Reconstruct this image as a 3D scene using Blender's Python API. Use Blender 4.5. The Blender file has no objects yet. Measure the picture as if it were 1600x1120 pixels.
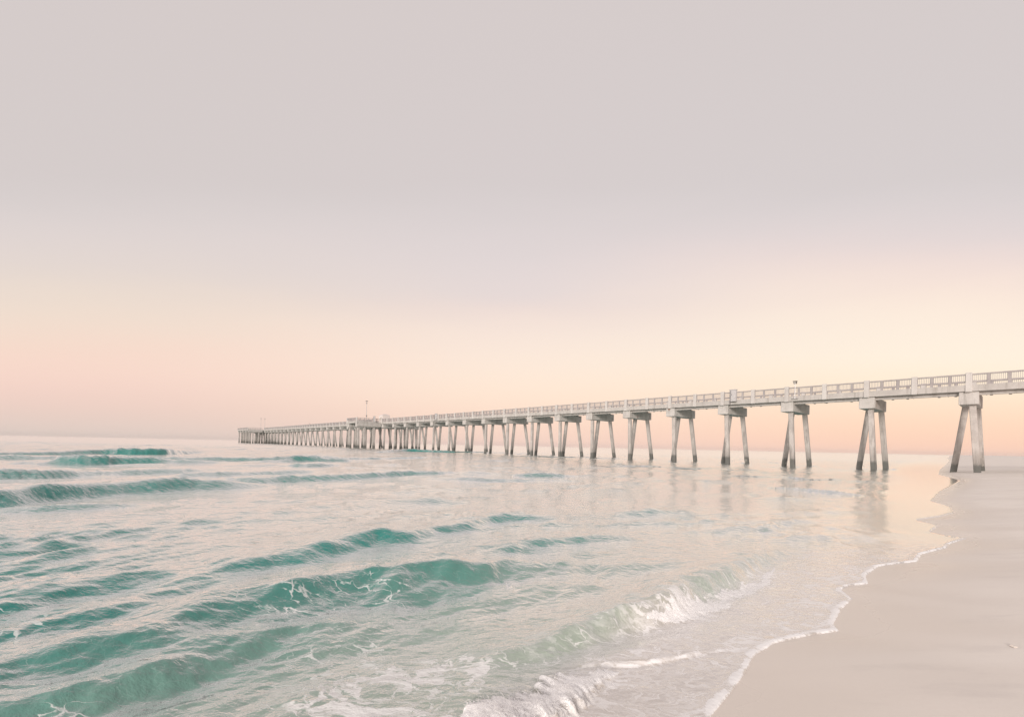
import bpy, bmesh, math, random
import numpy as np
from mathutils import Vector, Matrix

random.seed(7)
RNG = np.random.default_rng(11)
S = bpy.context.scene
COL = S.collection
EYE = 1.768

# ------------------------------------------------------------------ helpers
def lin(r, g, b, a=1.0):
    f = lambda c: (c/255)/12.92 if c/255 <= 0.04045 else (((c/255)+0.055)/1.055)**2.4
    return (f(r), f(g), f(b), a)

class NT:
    def __init__(self, tree):
        self.t = tree
        tree.nodes.clear()
    def n(self, kind, **kw):
        nd = self.t.nodes.new(kind)
        for k, v in kw.items():
            setattr(nd, k, v)
        return nd
    def link(self, a, b):
        self.t.links.new(a, b)
    def val(self, sock, v):
        if hasattr(v, 'is_output'):
            self.link(v, sock)
        else:
            sock.default_value = v
    def math(self, op, a, b=0.0, c=None, clamp=False):
        nd = self.n('ShaderNodeMath', operation=op, use_clamp=clamp)
        self.val(nd.inputs[0], a); self.val(nd.inputs[1], b)
        if c is not None: self.val(nd.inputs[2], c)
        return nd.outputs[0]
    def vmath(self, op, a, b=None):
        nd = self.n('ShaderNodeVectorMath', operation=op)
        self.val(nd.inputs[0], a)
        if b is not None: self.val(nd.inputs[1], b)
        return nd.outputs[0]
    def mix(self, fac, a, b):
        nd = self.n('ShaderNodeMix', data_type='RGBA')
        self.val(nd.inputs[0], fac); self.val(nd.inputs[6], a); self.val(nd.inputs[7], b)
        return nd.outputs[2]
    def smooth(self, v, lo, hi, a=0.0, b=1.0):
        nd = self.n('ShaderNodeMapRange', interpolation_type='SMOOTHSTEP')
        self.val(nd.inputs[0], v); self.val(nd.inputs[1], lo); self.val(nd.inputs[2], hi)
        self.val(nd.inputs[3], a); self.val(nd.inputs[4], b)
        return nd.outputs[0]
    def noise(self, vec, scale, detail=3.0, rough=0.5, dim='3D'):
        nd = self.n('ShaderNodeTexNoise', noise_dimensions=dim)
        self.val(nd.inputs['Vector'], vec); self.val(nd.inputs['Scale'], scale)
        nd.inputs['Detail'].default_value = detail; nd.inputs['Roughness'].default_value = rough
        return nd.outputs['Fac']
    def ramp(self, fac, stops, interp='B_SPLINE'):
        nd = self.n('ShaderNodeValToRGB')
        cr = nd.color_ramp; cr.interpolation = interp
        while len(cr.elements) < len(stops): cr.elements.new(0.5)
        for e, (p, c) in zip(cr.elements, stops):
            e.position = p; e.color = c
        self.val(nd.inputs[0], fac)
        return nd.outputs[0]
    def attr(self, name):
        return self.n('ShaderNodeAttribute', attribute_name=name).outputs['Fac']

def material(name):
    m = bpy.data.materials.new(name)
    m.use_nodes = True
    return m, NT(m.node_tree)

def surface(nt, color, rough, bump=None, bump_strength=0.3, bump_dist=0.01, ior=1.5, spec=0.5, metallic=0.0):
    b = nt.n('ShaderNodeBsdfPrincipled')
    nt.val(b.inputs['Base Color'], color); nt.val(b.inputs['Roughness'], rough)
    b.inputs['IOR'].default_value = ior
    b.inputs['Specular IOR Level'].default_value = spec
    b.inputs['Metallic'].default_value = metallic
    if bump is not None:
        bp = nt.n('ShaderNodeBump')
        nt.val(bp.inputs['Strength'], bump_strength); bp.inputs['Distance'].default_value = bump_dist
        nt.link(bump, bp.inputs['Height']); nt.link(bp.outputs[0], b.inputs['Normal'])
    o = nt.n('ShaderNodeOutputMaterial')
    nt.link(b.outputs[0], o.inputs[0])
    return b

def link(name, me, mat=None, parent=None):
    o = bpy.data.objects.new(name, me)
    COL.objects.link(o)
    if mat and me is not None:
        me.materials.append(mat)
    if parent: o.parent = parent
    return o

def tag(o, label=None, cat=None, group=None, kind=None):
    for k, v in (('label', label), ('category', cat), ('group', group), ('kind', kind)):
        if v: o[k] = v
    return o

def add_box(bm, lo, hi, bevel=0.0):
    x0, y0, z0 = lo; x1, y1, z1 = hi
    vs = [bm.verts.new(c) for c in ((x0,y0,z0),(x1,y0,z0),(x1,y1,z0),(x0,y1,z0),(x0,y0,z1),(x1,y0,z1),(x1,y1,z1),(x0,y1,z1))]
    fs = [bm.faces.new([vs[i] for i in f]) for f in ((0,3,2,1),(4,5,6,7),(0,1,5,4),(1,2,6,5),(2,3,7,6),(3,0,4,7))]
    if bevel > 0:
        es = list({e for f in fs for e in f.edges})
        bmesh.ops.bevel(bm, geom=es, offset=bevel, segments=1, affect='EDGES')
    return vs

def add_bar(bm, p0, p1, w, d=None, sides=4, taper=1.0, spin=0.0):
    """prism of given width between two points"""
    p0 = Vector(p0); p1 = Vector(p1)
    ax = (p1 - p0).normalized()
    ref = Vector((1, 0, 0)) if abs(ax.x) < 0.9 else Vector((0, 1, 0))
    e1 = (ref - ax * ref.dot(ax)).normalized(); e2 = ax.cross(e1)
    d = w if d is None else d
    rings = []
    for p, s in ((p0, 1.0), (p1, taper)):
        ring = []
        for i in range(sides):
            if sides == 4:
                cx, cy = ((-.5, -.5), (.5, -.5), (.5, .5), (-.5, .5))[i]
            else:
                a = 2*math.pi*i/sides + spin; cx, cy = .5*math.cos(a), .5*math.sin(a)
            ring.append(bm.verts.new(p + e1*(cx*w*s) + e2*(cy*d*s)))
        rings.append(ring)
    for i in range(sides):
        j = (i+1) % sides
        bm.faces.new((rings[0][i], rings[0][j], rings[1][j], rings[1][i]))
    bm.faces.new(rings[0][::-1]); bm.faces.new(rings[1])
    return rings

def finish(bm, name):
    bmesh.ops.recalc_face_normals(bm, faces=bm.faces)
    me = bpy.data.meshes.new(name)
    bm.to_mesh(me); bm.free()
    return me

# 2-D gradient noise, vectorised
_PERM = RNG.permutation(1024)
_ANG = RNG.uniform(0, 2*np.pi, 1024)
def pnoise(x, y, seed=0):
    xi = np.floor(x).astype(np.int64); yi = np.floor(y).astype(np.int64)
    xf = x - xi; yf = y - yi
    u = xf*xf*xf*(xf*(xf*6-15)+10); v = yf*yf*yf*(yf*(yf*6-15)+10)
    def g(ix, iy, dx, dy):
        a = _ANG[_PERM[(_PERM[(ix+seed*37) & 1023] + iy) & 1023]]
        return np.cos(a)*dx + np.sin(a)*dy
    n00 = g(xi, yi, xf, yf); n10 = g(xi+1, yi, xf-1, yf)
    n01 = g(xi, yi+1, xf, yf-1); n11 = g(xi+1, yi+1, xf-1, yf-1)
    return ((n00*(1-u)+n10*u)*(1-v) + (n01*(1-u)+n11*u)*v)*1.5
def fbm(x, y, octaves=4, seed=0, gain=0.5):
    s = 0; a = 1.0
    for o in range(octaves):
        s = s + a*pnoise(x*2**o, y*2**o, seed+o*5); a *= gain
    return s
def sstep(x, a, b):
    t = np.clip((x-a)/(b-a), 0, 1)
    return t*t*(3-2*t)

def grid_mesh(name, X, Y, Z, attrs):
    nr, nc = X.shape
    me = bpy.data.meshes.new(name)
    me.vertices.add(nr*nc)
    co = np.empty((nr*nc, 3), np.float32)
    co[:, 0] = X.ravel(); co[:, 1] = Y.ravel(); co[:, 2] = Z.ravel()
    me.vertices.foreach_set('co', co.ravel())
    idx = np.arange(nr*nc, dtype=np.int32).reshape(nr, nc)
    q = np.stack([idx[:-1, :-1], idx[:-1, 1:], idx[1:, 1:], idx[1:, :-1]], -1).reshape(-1, 4)
    nf = len(q)
    me.loops.add(nf*4); me.polygons.add(nf)
    me.loops.foreach_set('vertex_index', q.ravel())
    me.polygons.foreach_set('loop_start', np.arange(0, nf*4, 4, dtype=np.int32))
    me.polygons.foreach_set('use_smooth', np.ones(nf, dtype=bool))
    for k, v in attrs.items():
        a = me.attributes.new(k, 'FLOAT', 'POINT')
        a.data.foreach_set('value', v.astype(np.float32).ravel())
    me.update(calc_edges=True)
    return me

def chaikin(P, n=2):
    P = np.asarray(P, float)
    for _ in range(n):
        Q = [P[0]]
        for a, b in zip(P[:-1], P[1:]):
            Q += [a*.75+b*.25, a*.25+b*.75]
        Q.append(P[-1]); P = np.array(Q)
    return P

def near_polyline(x, y, P):
    """signed distance (positive on the right of the path), and interpolated third value"""
    best = np.full(x.shape, 1e18); sd = np.zeros_like(x); val = np.zeros_like(x); tt = np.zeros_like(x)
    L0 = 0.0
    for a, b in zip(P[:-1], P[1:]):
        dx, dy = b[0]-a[0], b[1]-a[1]; L2 = dx*dx+dy*dy
        if L2 < 1e-12: continue
        t = np.clip(((x-a[0])*dx + (y-a[1])*dy)/L2, 0, 1)
        ex = x-(a[0]+t*dx); ey = y-(a[1]+t*dy)
        d2 = ex*ex+ey*ey
        m = d2 < best
        best = np.where(m, d2, best)
        s = np.where((dx*ey-dy*ex) < 0, 1.0, -1.0)
        sd = np.where(m, s*np.sqrt(d2), sd)
        if len(a) > 2: val = np.where(m, a[2]+t*(b[2]-a[2]), val)
        tt = np.where(m, L0+t*math.sqrt(L2), tt)
        L0 += math.sqrt(L2)
    return sd, val, tt
# ------------------------------------------------------------------ colours and light
DEEP_A = (0.022, 0.18, 0.16, 1); DEEP_B = (0.036, 0.225, 0.20, 1)
SHALLOW = (0.36, 0.41, 0.345, 1); FILM = (0.50, 0.45, 0.405, 1); FOAMC = (0.88, 0.87, 0.87, 1)
SAND_A = (0.765, 0.705, 0.65, 1); SAND_B = (0.825, 0.77, 0.715, 1); SAND_WET = (0.72, 0.65, 0.585, 1)
SUN_EL = math.radians(15); SUN_AZ = math.radians(200); SUN_POWER = 2.6; SUN_ANGLE = 15
EXPOSURE = 0.0; SKY_GAIN = 1.0; NISHITA = 0.004
SHELL_XY = (4.387, 3.798)
SKY_L = [(-0.012, (223,204,196)), (0.018, (225,206,197)), (0.061, (234,206,195)), (0.105, (242,210,198)), (0.149, (247,215,201)), (0.207, (246,217,201)), (0.266, (240,221,205)), (0.339, (232,217,206)), (0.383, (227,214,207)), (0.456, (223,212,209)), (0.529, (216,207,205)), (0.602, (212,203,201)), (1.873, (213,203,201))]
SKY_M = [(0.000, (243,210,198)), (0.010, (245,212,198)), (0.054, (252,217,198)), (0.112, (255,230,208)), (0.186, (253,233,216)), (0.259, (246,227,215)), (0.317, (236,218,211)), (0.361, (229,216,213)), (0.434, (224,213,212)), (0.536, (217,208,207)), (0.609, (213,204,203)), (1.895, (213,203,201))]
SKY_R = [(0.000, (255,212,192)), (0.009, (255,211,190)), (0.045, (255,213,187)), (0.104, (255,224,196)), (0.162, (255,236,211)), (0.221, (255,241,222)), (0.308, (253,235,218)), (0.367, (248,228,215)), (0.425, (239,220,213)), (0.484, (227,214,212)), (0.557, (219,210,209)), (0.630, (213,205,204)), (1.915, (213,203,201))]
HAZE = 0.00012
CRESTS = [
    (0.70, 4.00, 0.120, [(-45.21,36.00,0.270),(-43.19,39.97,0.314),(-42.40,45.37,0.450),(-39.69,45.30,0.674),(-37.47,46.66,0.720),(-38.35,50.02,0.540),(-40.81,55.91,0.134),(-37.52,55.87,0.000)]),
    (0.50, 3.00, 0.120, [(-38.92,31.74,0.234),(-36.10,33.42,0.293),(-32.71,33.96,0.234),(-30.94,35.32,0.234),(-25.22,36.76,0.234),(-20.42,37.83,0.293),(-16.67,40.83,0.234),(-15.09,43.13,0.000)]),
    (0.60, 3.00, 0.100, [(-31.22,29.30,0.000),(-28.66,28.05,0.408),(-26.73,28.18,0.460),(-26.61,29.41,0.408),(-24.12,30.90,0.254),(-21.72,31.67,0.122),(-19.94,34.18,0.000)]),
    (0.50, 2.00, 0.100, [(-17.20,31.04,0.000),(-15.10,30.47,0.195),(-13.44,30.74,0.260),(-12.92,34.11,0.000)]),
    (0.50, 3.00, 0.100, [(-21.87,17.43,0.306),(-21.01,18.00,0.356),(-20.18,19.08,0.388),(-20.19,20.06,0.204),(-19.30,21.69,0.204),(-17.72,23.82,0.154),(-17.78,26.51,0.000)]),
    (0.65, 3.00, 0.100, [(-13.52,10.54,0.405),(-13.20,11.32,0.405),(-13.27,12.64,0.360),(-13.05,13.77,0.324),(-12.61,14.91,0.342),(-11.92,15.88,0.378),(-11.24,16.41,0.270),(-10.01,16.97,0.135),(-9.69,17.99,0.000)]),
    (0.42, 2.00, 0.080, [(-12.81,18.32,0.000),(-12.48,18.82,0.108),(-10.75,18.46,0.180),(-10.46,19.42,0.225),(-8.95,20.49,0.225),(-7.69,22.01,0.180),(-6.79,23.35,0.225),(-5.39,24.75,0.270),(-4.71,24.61,0.225),(-3.66,25.30,0.090),(-1.48,25.91,0.045),(-0.35,26.75,0.000)]),
    (0.70, 3.00, 0.100, [(-24.43,77.87,0.000),(-23.28,79.75,0.324),(-23.81,93.23,0.540),(-19.49,95.39,0.540),(-14.84,92.49,0.432),(-8.55,97.92,0.216),(0.04,103.91,0.130),(4.68,105.97,0.000)]),
    (0.35, 1.50, 0.080, [(0.04,26.87,0.000),(0.60,25.80,0.144),(1.57,26.26,0.240),(3.11,26.31,0.144),(3.98,27.01,0.048),(5.10,27.71,0.072),(5.78,28.07,0.000)]),
    (0.50, 2.00, 0.080, [(-4.85,66.89,0.000),(0.04,69.66,0.120),(4.29,72.76,0.140),(10.68,72.84,0.100),(16.31,69.59,0.100),(19.83,67.74,0.000)]),
    (0.40, 1.50, 0.100, [(-12.70,10.38,0.000),(-11.50,10.39,0.100),(-10.75,10.85,0.120),(-10.06,11.52,0.060),(-9.58,12.19,0.000)]),
    (0.40, 1.50, 0.100, [(-16.27,19.92,0.000),(-14.87,20.41,0.120),(-13.39,21.88,0.160),(-11.96,24.14,0.100),(-10.99,26.96,0.000)]),
    (0.50, 1.50, 0.100, [(-22.04,34.34,0.000),(-19.88,36.83,0.160),(-17.85,40.80,0.200),(-15.96,45.61,0.140),(-12.25,52.55,0.180),(-8.75,60.10,0.000)]),
    (0.40, 1.50, 0.100, [(-5.07,21.85,0.000),(-2.59,22.48,0.100),(0.04,22.58,0.120),(2.78,23.46,0.060),(5.25,23.77,0.000)]),
    (0.40, 1.50, 0.100, [(6.14,41.80,0.000),(8.85,40.21,0.100),(12.52,42.73,0.130),(14.94,42.50,0.040),(16.26,39.65,0.110),(20.56,43.89,0.020),(20.07,38.08,0.100),(23.09,39.44,0.000)]),
    (0.35, 1.20, 0.100, [(14.79,31.55,0.000),(16.09,29.69,0.090),(18.46,30.38,0.030),(18.74,27.83,0.120),(20.55,28.08,0.030),(21.66,26.91,0.080),(22.38,25.91,0.000)]),
    (0.35, 1.20, 0.100, [(12.02,21.57,0.000),(13.18,20.45,0.100),(13.78,19.20,0.130),(14.43,18.25,0.060),(14.71,17.31,0.000)]),
    (0.35, 1.20, 0.100, [(4.45,9.16,0.000),(5.11,9.64,0.060),(6.20,10.55,0.090),(7.00,11.08,0.050),(7.83,11.59,0.000)]),
    (0.50, 2.00, 0.100, [(-31.57,27.04,0.000),(-29.62,27.42,0.150),(-27.19,28.23,0.120),(-25.72,29.38,0.160),(-23.89,32.75,0.100),(-23.37,36.41,0.000)]),
    (0.42, 1.50, 0.060, [(-4.09,5.64,0.000),(-3.86,5.80,0.062),(-3.43,6.41,0.093),(-3.16,6.83,0.136),(-2.83,7.54,0.174),(-2.45,8.09,0.205),(-2.12,7.96,0.136),(-1.74,8.68,0.099),(-1.06,9.35,0.093),(-0.58,10.49,0.099),(0.20,11.03,0.112),(0.67,10.81,0.062),(1.16,10.95,0.000)]),
    (0.30, 1.20, 0.050, [(-0.76,6.81,0.000),(-0.38,7.12,0.048),(-0.07,7.44,0.084),(0.39,7.97,0.090),(0.99,8.14,0.072),(1.66,8.56,0.072),(2.31,8.63,0.036),(2.70,8.67,0.000)]),
    (0.35, 1.00, 0.050, [(2.71,11.45,0.000),(3.31,11.81,0.060),(4.38,12.37,0.072),(5.16,12.53,0.036),(5.46,12.38,0.000)]),
    (0.30, 1.00, 0.050, [(2.20,9.85,0.000),(2.92,10.37,0.036),(3.72,10.51,0.048),(4.07,10.22,0.000)]),
    (0.40, 1.20, 0.050, [(-5.58,4.36,0.090),(-5.22,4.49,0.099),(-5.11,4.76,0.099),(-4.99,4.85,0.090),(-4.94,5.08,0.076),(-4.92,5.25,0.086),(-4.78,5.36,0.099),(-4.67,5.51,0.063),(-4.50,5.65,0.068),(-4.32,5.96,0.081),(-4.12,6.18,0.054),(-3.61,6.24,0.022),(-3.28,6.68,0.000)]),
    (0.30, 1.00, 0.050, [(-4.63,3.63,0.084),(-4.44,3.83,0.084),(-4.26,3.97,0.084),(-4.16,4.16,0.067),(-3.86,4.44,0.056),(-3.70,4.74,0.000)]),
    (0.50, 1.50, 0.050, [(-3.73,2.86,0.150),(-3.65,3.16,0.150),(-3.55,3.32,0.163),(-3.40,3.46,0.170),(-3.29,3.67,0.177),(-3.12,3.93,0.184),(-2.94,4.24,0.190),(-2.67,4.63,0.204),(-2.35,4.94,0.218),(-2.06,5.30,0.231),(-1.73,5.47,0.245),(-1.52,5.44,0.231),(-1.28,5.62,0.224),(-1.00,5.87,0.252),(-0.75,5.97,0.258),(-0.55,6.14,0.190),(-0.29,6.39,0.090),(0.08,6.38,0.050),(0.55,6.33,0.030),(0.96,6.31,0.000)]),
    (0.30, 0.90, 0.040, [(-3.28,2.64,0.090),(-3.01,2.82,0.105),(-2.84,2.98,0.112),(-2.69,3.16,0.120),(-2.55,3.34,0.120),(-2.42,3.57,0.112),(-2.21,3.85,0.098),(-2.05,4.08,0.090),(-1.81,4.22,0.060),(-1.48,4.34,0.000)]),
    (0.24, 0.90, 0.020, [(-0.47,3.50,0.000),(-0.17,3.62,0.036),(0.20,3.81,0.072),(0.50,3.97,0.101),(0.84,4.26,0.130),(1.21,4.49,0.173),(1.48,4.61,0.202),(1.83,4.97,0.194),(2.19,5.35,0.180),(2.56,5.64,0.166),(2.99,6.01,0.144),(3.61,6.68,0.122),(4.08,7.19,0.094),(4.63,7.67,0.036),(5.23,8.08,0.000)]),
    (0.06, 0.70, 0.006, [(0.87,3.57,0.020),(1.20,3.62,0.035),(1.45,3.72,0.040),(1.72,3.83,0.040),(2.04,3.91,0.040),(2.37,3.99,0.040),(2.77,4.11,0.040),(3.14,4.25,0.035),(3.47,4.43,0.000)]),
]
SHORE = [ (1.35,2.90),(1.61,3.17),(1.90,3.49),(2.12,3.77),(2.45,4.03),(2.81,4.18),(3.10,4.28),(3.27,4.33),(3.36,4.52),(3.74,4.93),(4.15,5.29),(4.28,5.65),(4.48,5.79),(4.85,5.92),(5.15,6.32),(5.76,6.84),(6.19,7.02),(6.72,7.21),(7.26,7.73),(8.27,8.30),(8.69,8.66),(9.76,9.34),(9.56,9.58),(9.55,9.97),(10.66,10.89),(10.84,11.37),(10.86,11.73),(12.25,12.47),(13.57,13.37),(15.21,15.18),(15.96,16.62),(20.45,20.85),(31.13,30.29),(37.96,38.91),(49.21,50.30),(86.97,87.49),(138.27,138.30),(225.45,226.85),(372.03,372.18) ]
# ------------------------------------------------------------------ shoreline
SHORE_FULL = [(-9.0,-9.5), (-4.0,-3.6), (-1.2,-0.3), (0.3,1.6)] + SHORE + [(640.0,640.0), (1500.0,1490.0), (7000.0,6900.0)]
_SP = np.array(SHORE_FULL)
def shore_distance(x, y):
    """positive on the dry side, negative over the sea"""
    d = np.full(x.shape, 1e18)
    for a, b in zip(_SP[:-1], _SP[1:]):
        dx, dy = b-a; L2 = dx*dx+dy*dy
        t = np.clip(((x-a[0])*dx+(y-a[1])*dy)/L2, 0, 1)
        d = np.minimum(d, (x-a[0]-t*dx)**2+(y-a[1]-t*dy)**2)
    xs = np.interp(y, _SP[:, 1], _SP[:, 0])
    return np.sqrt(d)*np.where(x > xs, 1.0, -1.0)

# feet of the pier piles that stand in the surf (world positions)
_TH = math.radians(40.726)
PILE_FEET = []
for _k in range(1, 13):
    for _u, _n in ((-0.64, 0.50), (1.10, 3.2), (-0.66, 6.5)):
        _u += 7.3*_k
        PILE_FEET.append((41.10-math.sin(_TH)*_u+math.cos(_TH)*_n, 39.54+math.cos(_TH)*_u+math.sin(_TH)*_n))

# ------------------------------------------------------------------ sea
def grow_rows(y0, y1, f):
    out = [y0]
    while out[-1] < y1: out.append(out[-1]+f(out[-1]))
    return np.array(out)
rowsY = grow_rows(-1.6, 3200, lambda y: min(max(0.011, 0.85*(max(y, 2.4))**2/775) if y > 2.3 else 0.05, 0.26 if y < 115 else max(0.26, (y-108)*0.05)))
cols = np.concatenate([np.arange(-2.6, -1.2, 0.02), np.arange(-1.2, 0.62, 0.0019), np.arange(0.62, 1.25, 0.0024), np.arange(1.25, 1.6, 0.02)])
GY, GA = np.meshgrid(rowsY, cols, indexing='ij')
GX = GA*(GY+3.0)
SD = shore_distance(GX, GY)
rowstep = np.gradient(rowsY)[:, None]*np.ones_like(GX)
spacing = np.maximum(rowstep, 0.0021*(GY+3.0))
offs = -SD                                    # metres seaward of the waterline

H = np.zeros_like(GX); CREST = np.zeros_like(GX); FACE = np.zeros_like(GX)
for ci, (wf, wb, wob, pts) in enumerate(CRESTS):
    P = chaikin(pts, 2)
    lo = P[:, :2].min(0)-(wb+2); hi = P[:, :2].max(0)+(wb+2)
    m = (GX > lo[0]) & (GX < hi[0]) & (GY > lo[1]) & (GY < hi[1])
    if not m.any(): continue
    x = GX[m]; y = GY[m]
    sd, amp, t = near_polyline(x, y, P)
    end = (t < 1e-6) | (t > t.max()-1e-6)
    amp = np.where(end, np.minimum(amp, 0.0) if P[-1, 2] == 0 and P[0, 2] == 0 else amp, amp)
    sd = sd + 1.3*wob*fbm(x/wf*0.6+ci*7.7, y/wf*0.6, 4, ci)
    amp = amp*(1+0.22*pnoise(x/wf*0.8+3.1*ci, y/wf*0.8, 40+ci))
    f = np.where(sd > 0, 1-sstep(sd, 0, wf), 1-sstep(-sd, 0, wb))
    f = f**1.15
    tr = -0.22*np.exp(-((sd-wf*1.25)/(wf*0.6))**2)
    hh = amp*(f+tr)
    H[m] = H[m] + hh
    CREST[m] = np.maximum(CREST[m], np.exp(-((sd-0.02)/(0.09*wf))**2)*np.clip(amp/0.4, 0, 1))
    FACE[m] = np.maximum(FACE[m], np.where((sd > 0) & (sd < wf*1.6), np.clip(amp*3, 0, 1), 0))

# wind ripples: bands of short directional waves, each kept only where the mesh can carry it
patch = 0.62+0.85*fbm(GX*0.22+5, GY*0.22, 3, 3)
patch2 = np.clip(0.75+0.9*fbm(GX*0.05+1, GY*0.05, 3, 9), 0.25, 1.8)
calm = sstep(offs, 0.0, 2.2)
main_dir = math.radians(-42)                  # travel direction, toward the beach
def band(lams, slope, spread, seed, choppy):
    out = np.zeros_like(GX); r = np.random.default_rng(seed)
    for lam in lams:
        th = main_dir + r.normal(0, spread)
        k = 2*np.pi/lam; ph = r.uniform(0, 6.28)
        fade = sstep(lam/spacing, 2.2, 4.5)
        if fade.max() == 0: continue
        w = k*(GX*math.cos(th)+GY*math.sin(th))+ph
        w = w + 1.1*pnoise(GX/lam*0.33+seed, GY/lam*0.33, seed % 50)
        s = 0.5+0.5*np.sin(w)
        out += fade*slope/k*1.3*(s**choppy-0.4)
    return out
def lams(a, b, n, seed):
    r = np.random.default_rng(seed)
    return np.exp(np.linspace(math.log(a), math.log(b), n)+r.uniform(-.05, .05, n))
R1 = band(lams(3.2, 1.2, 9, 1), 0.034, 0.38, 21, 1.9)
R2 = band(lams(1.1, 0.40, 12, 2), 0.056, 0.45, 22, 2.1)
R3 = band(lams(0.36, 0.10, 13, 3), 0.050, 0.5, 23, 1.9)
R4 = band(lams(9.0, 3.6, 5, 4), 0.018, 0.3, 24, 1.8)
patch = np.clip(patch, 0.12, 1.5)
near_boost = 1+1.0*sstep(GY, 11, 6)*sstep(offs, 0.6, 2.5)
SHELTER = sstep(offs, 6.0, 1.0)*sstep(GY, 7, 10.5)*sstep(GY, 60, 34)
THIN = sstep(offs, 1.0+0.10*np.clip(GY, 0, 60), 0.3+0.03*np.clip(GY, 0, 60))*sstep(GY, 8, 11)
RIP = (1-0.30*SHELTER)*(1-0.75*THIN)*(R1*patch*calm*(0.5+0.5*near_boost)*(1+0.8*sstep(GY, 9, 16)) + R2*patch*patch2*(0.25+0.75*calm)*near_boost + R3*patch*(0.3+0.7*calm)*near_boost + R4*sstep(offs, 3, 14)*(1+1.0*sstep(GY, 12, 22)*sstep(-GX, -12, 2)))
Z = H + RIP

for (px, py) in PILE_FEET:
    dx = GX-px; dy = GY-py
    m = (np.abs(dx) < 3.5) & (np.abs(dy) < 3.5)
    if not m.any(): continue
    q = np.hypot(dx[m], dy[m]); ang = np.arctan2(dy[m], dx[m])
    Z[m] += (0.10*np.exp(-((q-0.55)/0.35)**2)*(0.5+0.9*pnoise(dx[m]*1.3+px, dy[m]*1.3+py, 77)) + 0.05*np.exp(-(q/1.6)**2)*pnoise(GX[m]*1.1, GY[m]*1.1, 78))*sstep(offs[m], 0.4, 2.5)
# swash film close to the waterline: thin lip, fading waves
lip = np.exp(-((offs-0.05)/0.05)**2)
Z = np.where(offs > 0, Z*sstep(offs, -0.05, 0.9) + 0.012*lip*sstep(12-GY, 0, 4) + 0.004, -0.05-0.3*np.clip(SD, 0, 2))

# foam roller and breaking lip
FOAM = np.zeros_like(GX); LACE = np.zeros_like(GX)
def foam_band(path, w_front, w_back, height, name_seed, streak):
    global Z
    P = chaikin([(a, b, c) for a, b, c in path], 2)
    lo = P[:, :2].min(0)-1.2; hi = P[:, :2].max(0)+1.2
    m = (GX > lo[0]) & (GX < hi[0]) & (GY > lo[1]) & (GY < hi[1])
    x = GX[m]; y = GY[m]
    sd, wid, t = near_polyline(x, y, P)
    n1 = fbm(x*3.1, y*3.1, 4, name_seed)
    # streaks run down the face, across the crest
    n2 = fbm(t*22, sd*2.6+0.8*n1, 4, name_seed+9)
    n3 = fbm(x*13, y*13, 3, name_seed+17)
    s = sd/np.maximum(wid, 1e-3) + 0.4*n1 + streak*0.28*n2
    core = np.where(s > 0, 1-sstep(s, 0.25*w_front, w_front), 1-sstep(-s, 0.3*w_back, w_back))
    inside = (wid > 0.015)
    core = np.where(inside, core, 0)
    dz = core*wid*height*(1+0.32*n1)
    Z[m] = Z[m] + dz
    FOAM[m] = np.maximum(FOAM[m], core*(1.15+0.35*n2+0.2*n1))
ROLL_PATH = [(-0.42,2.40,.0),(-0.30,2.55,.14),(-0.16,2.68,.24),(-0.03,2.82,.26),(0.19,2.96,.24),(0.36,3.13,.21),(0.5,3.22,.17),(0.61,3.30,.13),(0.73,3.38,.09),(0.82,3.42,.05),(0.90,3.45,.0)]
foam_band(ROLL_PATH, 1.15, 0.8, 0.36, 61, 1.6)
LIP_PATH = [(1.36,4.40,.0),(1.52,4.50,.06),(1.70,4.61,.13),(1.96,4.79,.19),(2.32,5.06,.205),(2.70,5.36,.19),(3.08,5.68,.165),(3.48,6.02,.13),(3.83,6.45,.075),(4.1,6.75,0)]
foam_band(LIP_PATH, 1.15, 0.65, 0.10, 71, 1.9)
splash_zone = FOAM.copy()
# white line on the front of the small bore
sd, amp, t = near_polyline(GX, GY, chaikin([(0.80,3.50,0.),(0.87,3.55,1.),(1.20,3.61,.7),(1.45,3.70,.55),(1.72,3.81,.5),(2.04,3.89,.6),(2.37,3.97,.9),(2.77,4.10,1.),(3.12,4.25,1.),(3.24,4.31,.8)], 2))
bore = np.exp(-((sd-0.01-0.03*pnoise(GX*3.5, GY*3.5, 6))/0.030)**2)*np.maximum(amp, 0.62*(amp > 0.05))*(0.85+0.6*pnoise(GX*9, GY*9, 5))
FOAM = np.maximum(FOAM, bore)
# foam rim along the nearest part of the waterline
rimw = 0.05+0.03*pnoise(GX*2.3, GY*2.3, 8)
rim = np.exp(-((offs-0.03)/np.clip(rimw, 0.02, 1))**2)*sstep(GY, 11.5, 7.5)*(0.75+0.6*pnoise(GX*6, GY*6, 12))
FOAM = np.maximum(FOAM, np.where(offs > -0.02, rim, 0))
# thin crest lines of foam on the nearer swells
FOAM = np.maximum(FOAM, CREST*0.55*sstep(pnoise(GX*1.3+9, GY*1.3, 14), 0.05, 0.5)*(GY < 12))

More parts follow.
